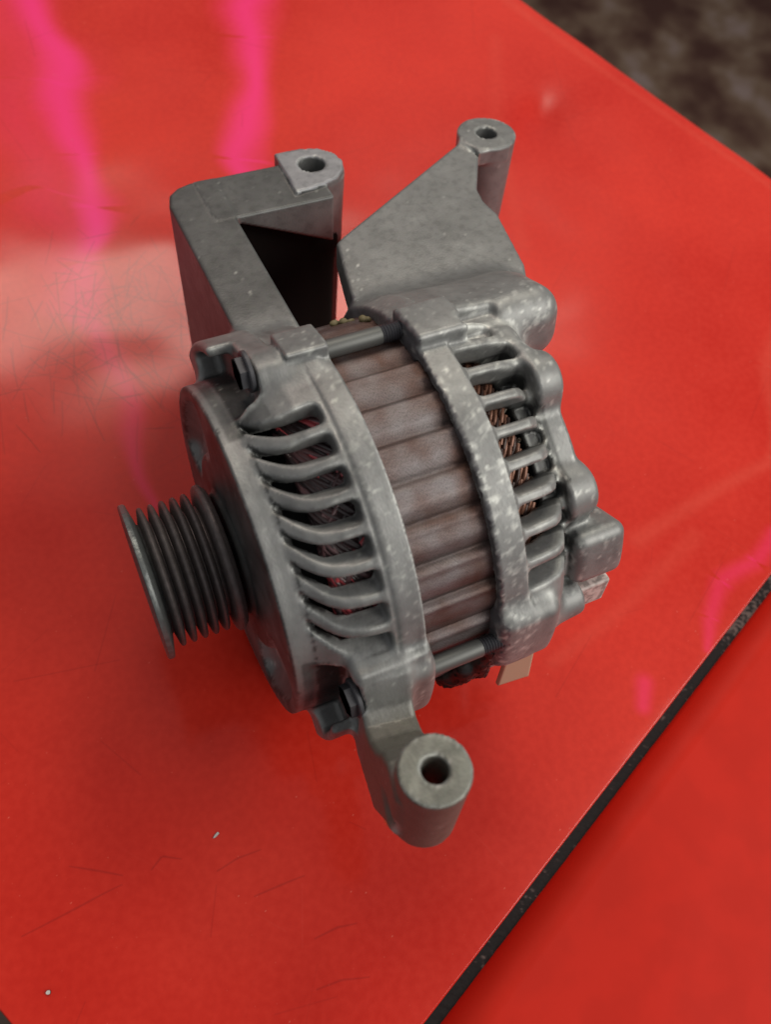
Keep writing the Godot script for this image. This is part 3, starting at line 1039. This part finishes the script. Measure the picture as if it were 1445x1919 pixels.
func make_panel_maps() -> void:
	stain = Image.create(TEX_W, TEX_H, false, Image.FORMAT_RGB8)
	shine = Image.create(TEX_W, TEX_H, false, Image.FORMAT_RGB8)
	var red := Color(0.775, 0.158, 0.098)
	var a := noise(FastNoiseLite.TYPE_SIMPLEX_SMOOTH, 0.006, 4, 51).get_image(TEX_W / 2, TEX_H / 2)
	a.resize(TEX_W, TEX_H, Image.INTERPOLATE_BILINEAR)
	var b := noise(FastNoiseLite.TYPE_SIMPLEX_SMOOTH, 0.08, 3, 52).get_image(TEX_W, TEX_H)
	var av := a.get_data()
	var bv := b.get_data()
	var sv := PackedByteArray()
	sv.resize(TEX_W * TEX_H * 3)
	var hv := PackedByteArray()
	hv.resize(TEX_W * TEX_H * 3)
	for i in TEX_W * TEX_H:
		var n := (av[i] - 128) * 0.00028 + (bv[i] - 128) * 0.00016
		sv[i * 3] = int((red.r + n) * 255.0)
		sv[i * 3 + 1] = int((red.g + n * 0.8) * 255.0)
		sv[i * 3 + 2] = int((red.b + n * 0.7) * 255.0)
		var h := int(110.0 + (av[i] - 128) * 0.25 + (bv[i] - 128) * 0.12)
		hv[i * 3] = h
		hv[i * 3 + 1] = h
		hv[i * 3 + 2] = h
	stain = Image.create_from_data(TEX_W, TEX_H, false, Image.FORMAT_RGB8, sv)
	shine = Image.create_from_data(TEX_W, TEX_H, false, Image.FORMAT_RGB8, hv)
	var rng := RandomNumberGenerator.new()
	rng.seed = 5
	# magenta streaks blended into the panel colour
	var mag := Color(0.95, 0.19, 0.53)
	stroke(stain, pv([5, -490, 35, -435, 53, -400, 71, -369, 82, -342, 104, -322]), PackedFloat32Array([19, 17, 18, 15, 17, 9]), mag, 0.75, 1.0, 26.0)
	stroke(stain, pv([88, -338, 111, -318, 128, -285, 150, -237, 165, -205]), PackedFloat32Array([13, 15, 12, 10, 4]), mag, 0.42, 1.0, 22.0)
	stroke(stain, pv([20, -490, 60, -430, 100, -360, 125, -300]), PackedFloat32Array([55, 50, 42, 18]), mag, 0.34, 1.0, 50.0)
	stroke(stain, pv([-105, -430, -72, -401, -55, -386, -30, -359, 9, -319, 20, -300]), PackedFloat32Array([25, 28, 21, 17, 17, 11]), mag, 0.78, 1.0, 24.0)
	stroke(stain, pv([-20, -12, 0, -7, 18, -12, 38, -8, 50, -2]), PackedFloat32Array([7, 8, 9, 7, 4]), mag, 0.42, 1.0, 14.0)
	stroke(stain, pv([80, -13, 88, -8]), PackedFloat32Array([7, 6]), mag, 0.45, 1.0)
	# scuffs: a net of fine dark hairlines, long pale wipes, a few dark scrapes
	for k in 240:
		var p := Vector2(122, -285) + Vector2(rng.randfn(0, 26), rng.randfn(0, 20))
		var d := Vector2.from_angle(rng.randfn(1.1, 0.55) + (1.5 if rng.randf() < 0.35 else 0.0)) * rng.randf_range(8, 26)
		var e := p + d.rotated(rng.randf_range(-0.05, 0.05)) * 0.5
		stroke(stain, PackedVector2Array([p, e, p + d]), PackedFloat32Array([0.3, 0.42, 0.3]), Color(0.40, 0.05, 0.05), rng.randf_range(0.12, 0.42), 1.0)
	for k in 260:
		var p := Vector2(rng.randf_range(U0, 320), rng.randf_range(V0, 0))
		var d := Vector2.from_angle(rng.randf() * TAU) * rng.randf_range(6, 40)
		stroke(stain, PackedVector2Array([p, p + d]), PackedFloat32Array([0.3, 0.4]), Color(0.8, 0.3, 0.26) if k % 2 else Color(0.5, 0.07, 0.06), rng.randf_range(0.08, 0.25), 1.0)
	var pale := Color(0.83, 0.36, 0.3)
	stroke(stain, pv([-190, -90, -150, -75, -95, -62, -70, -40, -52, -30, -20, -40, 30, -52]), PackedFloat32Array([8, 10, 8, 6, 6, 6, 8]), pale, 0.3, 1.0)
	stroke(stain, pv([10, -35, 60, -38, 100, -45]), PackedFloat32Array([8, 7, 5]), pale, 0.22, 1.0)
	stroke(stain, pv([-202, -330, -200, -250, -203, -140, -205, -40]), PackedFloat32Array([7, 5, 4, 4]), pale, 0.22, 1.0)
	stroke(stain, pv([-170, -300, -110, -250, -60, -190]), PackedFloat32Array([7, 9, 7]), pale, 0.15, 1.0)
	var dark := Color(0.36, 0.05, 0.06)
	for e in [[300, -115, 282, -108, 268, -103], [258, -100, 253, -101, 249, -96], [243, -84, 236, -82, 229, -78], [240, -68, 232, -64, 224, -60], [246, -34, 238, -30, 231, -24], [266, -105, 272, -114, 276, -120], [236, -45, 228, -42, 222, -38]]:
		stroke(stain, pv(e), PackedFloat32Array([0.4, 0.6, 0.3]), dark, 0.24, 1.0, 5.0)
	stroke(stain, pv([188, -55, 191, -52, 189, -48, 185, -46]), PackedFloat32Array([1.2, 1.6, 1.6, 1.0]), Color(0.5, 0.24, 0.07), 0.55, 1.0)
	# dust and grit
	for k in 1500:
		var p := (Vector2(rng.randf_range(U0, 320), rng.randf_range(V0, 0)) - Vector2(U0, V0)) * 3.0
		var w := rng.randf()
		blend_px(stain, int(p.x), int(p.y), Color(0.85, 0.5, 0.45), 0.25 + 0.5 * w * w)
		if w > 0.85: blend_px(stain, int(p.x) + 1, int(p.y), Color(0.85, 0.55, 0.5), 0.5)

func panel_height(u: float, v: float, n: FastNoiseLite) -> float:
	var y := 0.5 * n.get_noise_2d(u, v)
	var d := Vector2((u + 143.0) * 0.75 + (v + 243.0) * 0.5, (v + 243.0) * 0.8 - (u + 143.0) * 0.4)   # a shallow dent near the far edge
	y -= 3.0 * exp(-(d.x * d.x / 380.0 + d.y * d.y / 110.0))
	return y

func make_panel(called: String, u0: float, u1: float, v0: float, v1: float, mat: Material, fold: float, seed_: int) -> MeshInstance3D:
	var b := Build.new()
	var n := noise(FastNoiseLite.TYPE_SIMPLEX_SMOOTH, 0.012, 2, seed_)
	var us := PackedFloat32Array()
	var vs := PackedFloat32Array()
	# rows at the folded rims lie close together
	for k in 9: us.append(u0 + fold * (1.0 - cos(PI * 0.5 * k / 8.0)))
	var x := u0 + fold + 4.0
	while x < u1 - fold - 1.0:
		us.append(x)
		x += 1.0 if x > -190.0 and x < -96.0 else 4.0
	for k in 9: us.append(u1 - fold * (1.0 - sin(PI * 0.5 * k / 8.0)))
	for k in 9: vs.append(v0 + fold * (1.0 - cos(PI * 0.5 * k / 8.0)))
	x = v0 + fold + 4.0
	while x < v1 - fold - 1.0:
		vs.append(x)
		x += 1.0 if x > -292.0 and x < -194.0 else 4.0
	for k in 9: vs.append(v1 - fold * (1.0 - sin(PI * 0.5 * k / 8.0)))
	us.insert(0, u0)
	us.append(u1)
	vs.insert(0, v0)
	vs.append(v1)
	var rows := us.size()
	var cols := vs.size()
	var h := func(u: float, v: float) -> float:
		var eu := maxf(maxf(u0 + fold - u, u - u1 + fold), 0.0)
		var ev := maxf(maxf(v0 + fold - v, v - v1 + fold), 0.0)
		var e := minf(Vector2(eu, ev).length(), fold)
		return panel_height(u, v, n) - (fold - sqrt(maxf(fold * fold - e * e, 0.0)))
	for r in rows:
		for c in cols:
			var u := us[r]
			var v := vs[c]
			var y: float = h.call(u, v)
			if r == 0 or c == 0 or r == rows - 1 or c == cols - 1: y -= 14.0
			var nn := Vector3(0, 1, 0)
			var du: float = (h.call(u + 0.15, v) - h.call(u - 0.15, v)) / 0.3
			var dv: float = (h.call(u, v + 0.15) - h.call(u, v - 0.15)) / 0.3
			nn = (Vector3(0, 1, 0) - PU * clampf(du, -6, 6) - PV * clampf(dv, -6, 6)).normalized()
			b.v(uv_point(u, v, y), nn, Color.WHITE, Vector2((u - U0) * 3.0 / TEX_W, (v - V0) * 3.0 / TEX_H))
	b.grid(0, rows, cols)
	var o := put(called, b.mesh(), mat, self)
	return o

func make_table() -> void:
	make_panel_maps()
	var m := StandardMaterial3D.new()
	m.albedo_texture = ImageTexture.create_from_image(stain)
	m.roughness_texture = ImageTexture.create_from_image(shine)
	m.roughness = 1.0
	m.texture_repeat = false
	m.metallic_specular = 0.25
	m.clearcoat_enabled = true
	m.clearcoat = 0.5
	m.clearcoat_roughness = 0.13
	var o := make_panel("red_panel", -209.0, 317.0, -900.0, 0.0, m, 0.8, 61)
	tag(o, "large red painted metal panel with magenta streaks and scratches under the alternator", "panel")
	var m2 := StandardMaterial3D.new()
	m2.albedo_color = Color(0.75, 0.150, 0.100)
	m2.roughness = 0.5
	m2.metallic_specular = 0.2
	m2.uv1_triplanar = true
	m2.uv1_scale = Vector3.ONE * 4.0
	m2.albedo_texture = noise_texture(noise(FastNoiseLite.TYPE_SIMPLEX_SMOOTH, 0.02, 4, 62), 512, PackedColorArray([g1(0.965), g1(1.0)]), PackedFloat32Array([0.3, 0.7]))
	o = make_panel("red_panel", -209.0, 420.0, 5.2, 420.0, m2, 12.0, 63)
	tag(o, "plain red panel beyond the black gap, at the lower right corner", "panel")
	# black rubber strip in the gap, crusted with grey dirt
	var n := noise(FastNoiseLite.TYPE_SIMPLEX_SMOOTH, 0.35, 3, 64)
	var big := noise(FastNoiseLite.TYPE_SIMPLEX_SMOOTH, 0.03, 2, 65)
	var b := Build.new()
	var rows := 1100
	var cols := 14
	for r in rows:
		var u := -205.0 + 560.0 * r / (rows - 1)
		for c in cols:
			var v := 0.4 + 9.0 * c / (cols - 1)
			var dirt := clampf((n.get_noise_2d(u, v) + 0.5 * big.get_noise_2d(u, 3) + 0.55 * (1.0 - smoothstep(-10.0, 90.0, u)) + 0.3 * big.get_noise_2d(u * 1.7, 50) - 0.52) * 3.0, 0.0, 1.0)
			var y := -8.5 - 2.0 * pow(absf(c / (cols - 1.0) - 0.4) * 2.0, 2.0) + 0.25 * n.get_noise_2d(u * 0.7 + 40, v)
			var col := Vector3(0.005, 0.005, 0.006).lerp(Vector3(0.17, 0.14, 0.125), dirt * 0.8)
			var e := 0.1
			var du := 0.25 * (n.get_noise_2d((u + e) * 0.7 + 40, v) - n.get_noise_2d((u - e) * 0.7 + 40, v)) / (2 * e)
			b.v(uv_point(u, v, y), (Vector3(0, 1, 0) - PU * du).normalized(), Color(col.x, col.y, col.z), Vector2(u, v) * 0.01)
	b.grid(0, rows, cols)
	var rubber := StandardMaterial3D.new()
	rubber.vertex_color_use_as_albedo = true
	rubber.roughness = 0.8
	o = put("rubber_strip", b.mesh(), rubber, self)
	tag(o, "dirty black rubber strip in the gap between the two red panels", "strip")
	# grimy floor far below
	var fl := StandardMaterial3D.new()
	fl.uv1_triplanar = true
	fl.uv1_world_triplanar = true
	fl.uv1_scale = Vector3.ONE * 0.55
	fl.albedo_texture = noise_texture(noise(FastNoiseLite.TYPE_SIMPLEX_SMOOTH, 0.010, 4, 66), 1024, PackedColorArray([lin(0.050, 0.022, 0.017), lin(0.085, 0.047, 0.034), lin(0.13, 0.085, 0.060), lin(0.19, 0.14, 0.13)]), PackedFloat32Array([0.25, 0.45, 0.62, 0.85]))
	fl.roughness = 0.85
	fl.metallic_specular = 0.25
	var pm := PlaneMesh.new()
	pm.size = Vector2(12, 12)
	o = put("ground", pm, fl, self)
	o.position = Vector3(0, -0.8, 0)
	tag(o, "dark brown oily floor far below the panel edge", "", "", "structure")

func chip(at: Vector3, size: Vector3, turn: float, label: String) -> void:
	var rng := RandomNumberGenerator.new()
	rng.seed = int(at.x * 10)
	var b := Build.new()
	var ring: Array[Vector3] = []
	for k in 7:
		var t := TAU * k / 7.0
		ring.append(Vector3(cos(t) * size.x * rng.randf_range(0.7, 1.2), size.y, sin(t) * size.z * rng.randf_range(0.7, 1.2)))
	for k in 7:
		var p := ring[k]
		var q := ring[(k + 1) % 7]
		var s := b.v(Vector3(0, size.y * 1.5, 0), Vector3.UP)
		b.v(p, Vector3.UP)
		b.v(q, Vector3.UP)
		b.i.append_array(PackedInt32Array([s, s + 1, s + 2]))
		var nn := Vector3(p.x + q.x, 0, p.z + q.z).normalized()
		s = b.v(p, nn)
		b.v(q, nn)
		b.v(Vector3(p.x, -0.3, p.z) * Vector3(1.1, 1, 1.1), nn)
		b.v(Vector3(q.x, -0.3, q.z) * Vector3(1.1, 1, 1.1), nn)
		b.grid(s, 2, 2)
	var m := StandardMaterial3D.new()
	m.albedo_color = lin(0.5, 0.47, 0.44)
	m.roughness = 0.7
	var o := put("paint_chip", b.mesh(), m, self)
	o.position = at * MM
	o.rotation.y = turn
	tag(o, label, "paint chip", "pale chips on the red panel")

# ------------------------------------------------------------------------------------------------ scene
func area(called: String, at: Vector3, towards: Vector3, size: Vector2, energy: float, color: Color) -> void:
	var l := AreaLight3D.new()
	l.name = called
	l.area_size = size
	l.light_energy = energy
	l.light_color = color
	l.shadow_enabled = true
	l.area_range = 12.0
	add_child(l, true)
	l.look_at_from_position(at, towards, Vector3.UP if absf((towards - at).normalized().y) < 0.98 else Vector3.RIGHT)

func _ready() -> void:
	# ---- camera, air and light
	var cam := Camera3D.new()
	cam.name = "camera"
	cam.fov = 59.863
	cam.near = 0.01
	cam.far = 50.0
	cam.transform = Transform3D(Basis(Vector3(0.90588, 0.13856, 0.40024), Vector3(0.30877, 0.43081, -0.84798), Vector3(-0.28992, 0.89174, 0.34748)), Vector3(-0.07142, 0.33223, 0.10725))
	add_child(cam)
	var lens := CameraAttributesPhysical.new()
	lens.frustum_focal_length = 20.84
	lens.frustum_focus_distance = 0.285
	lens.exposure_aperture = 7.5
	lens.frustum_near = 0.01
	lens.frustum_far = 50.0
	cam.attributes = lens
	cam.fov = 59.863
	var env := Environment.new()
	env.background_mode = Environment.BG_COLOR
	env.background_color = lin(0.55, 0.555, 0.565)
	env.background_energy_multiplier = 0.52
	env.tonemap_mode = Environment.TONE_MAPPER_LINEAR
	env.tonemap_exposure = 0.94
	env.sdfgi_enabled = true
	env.ssao_enabled = true
	env.ssil_enabled = true
	var world := WorldEnvironment.new()
	world.environment = env
	add_child(world)
	area("doorway_light", Vector3(1.1, 1.25, 0.8), Vector3(0.03, 0.05, 0), Vector2(1.15, 1.15), 2.6, Color(1.0, 0.985, 0.95))
	area("far_window_light", Vector3(0.03, 1.15, -1.08), Vector3(0.0, 0.0, -0.1), Vector2(0.42, 0.26), 0.42, Color(1.0, 0.9, 0.84))

	area("overhead_light", Vector3(0.67, 1.3, -0.83), Vector3(0.2, 0.0, -0.3), Vector2(0.5, 0.4), 0.85, Color(1.0, 0.97, 0.9))

	# ---- the surface
	make_table()

	# ---- the alternator
	make_cast()
	alternator = Node3D.new()
	alternator.name = "alternator"
	add_child(alternator)
	var s := sin(deg_to_rad(12.0))
	var c := cos(deg_to_rad(12.0))
	alternator.transform = Transform3D(Basis(Vector3(1, 0, 0), Vector3(0, -s, -c), Vector3(0, c, -s)), Vector3(0, 0.0665, 0))
	tag(alternator, "used grey cast aluminium car alternator with black pulley lying on the red panel", "alternator")
	make_castings()
	make_stator()
	make_bolts()
	make_pulley()
	make_windings()
	make_connectors()
	chip(Vector3(-69.8, 0.1, 71.5), Vector3(1.5, 0.5, 0.5), 0.5, "pale splinter on the red panel left of the lower mounting ear")
	chip(Vector3(-133.7, 0.1, 95.6), Vector3(0.8, 0.6, 0.7), 0.0, "pale crumb near the bottom left corner of the red panel")
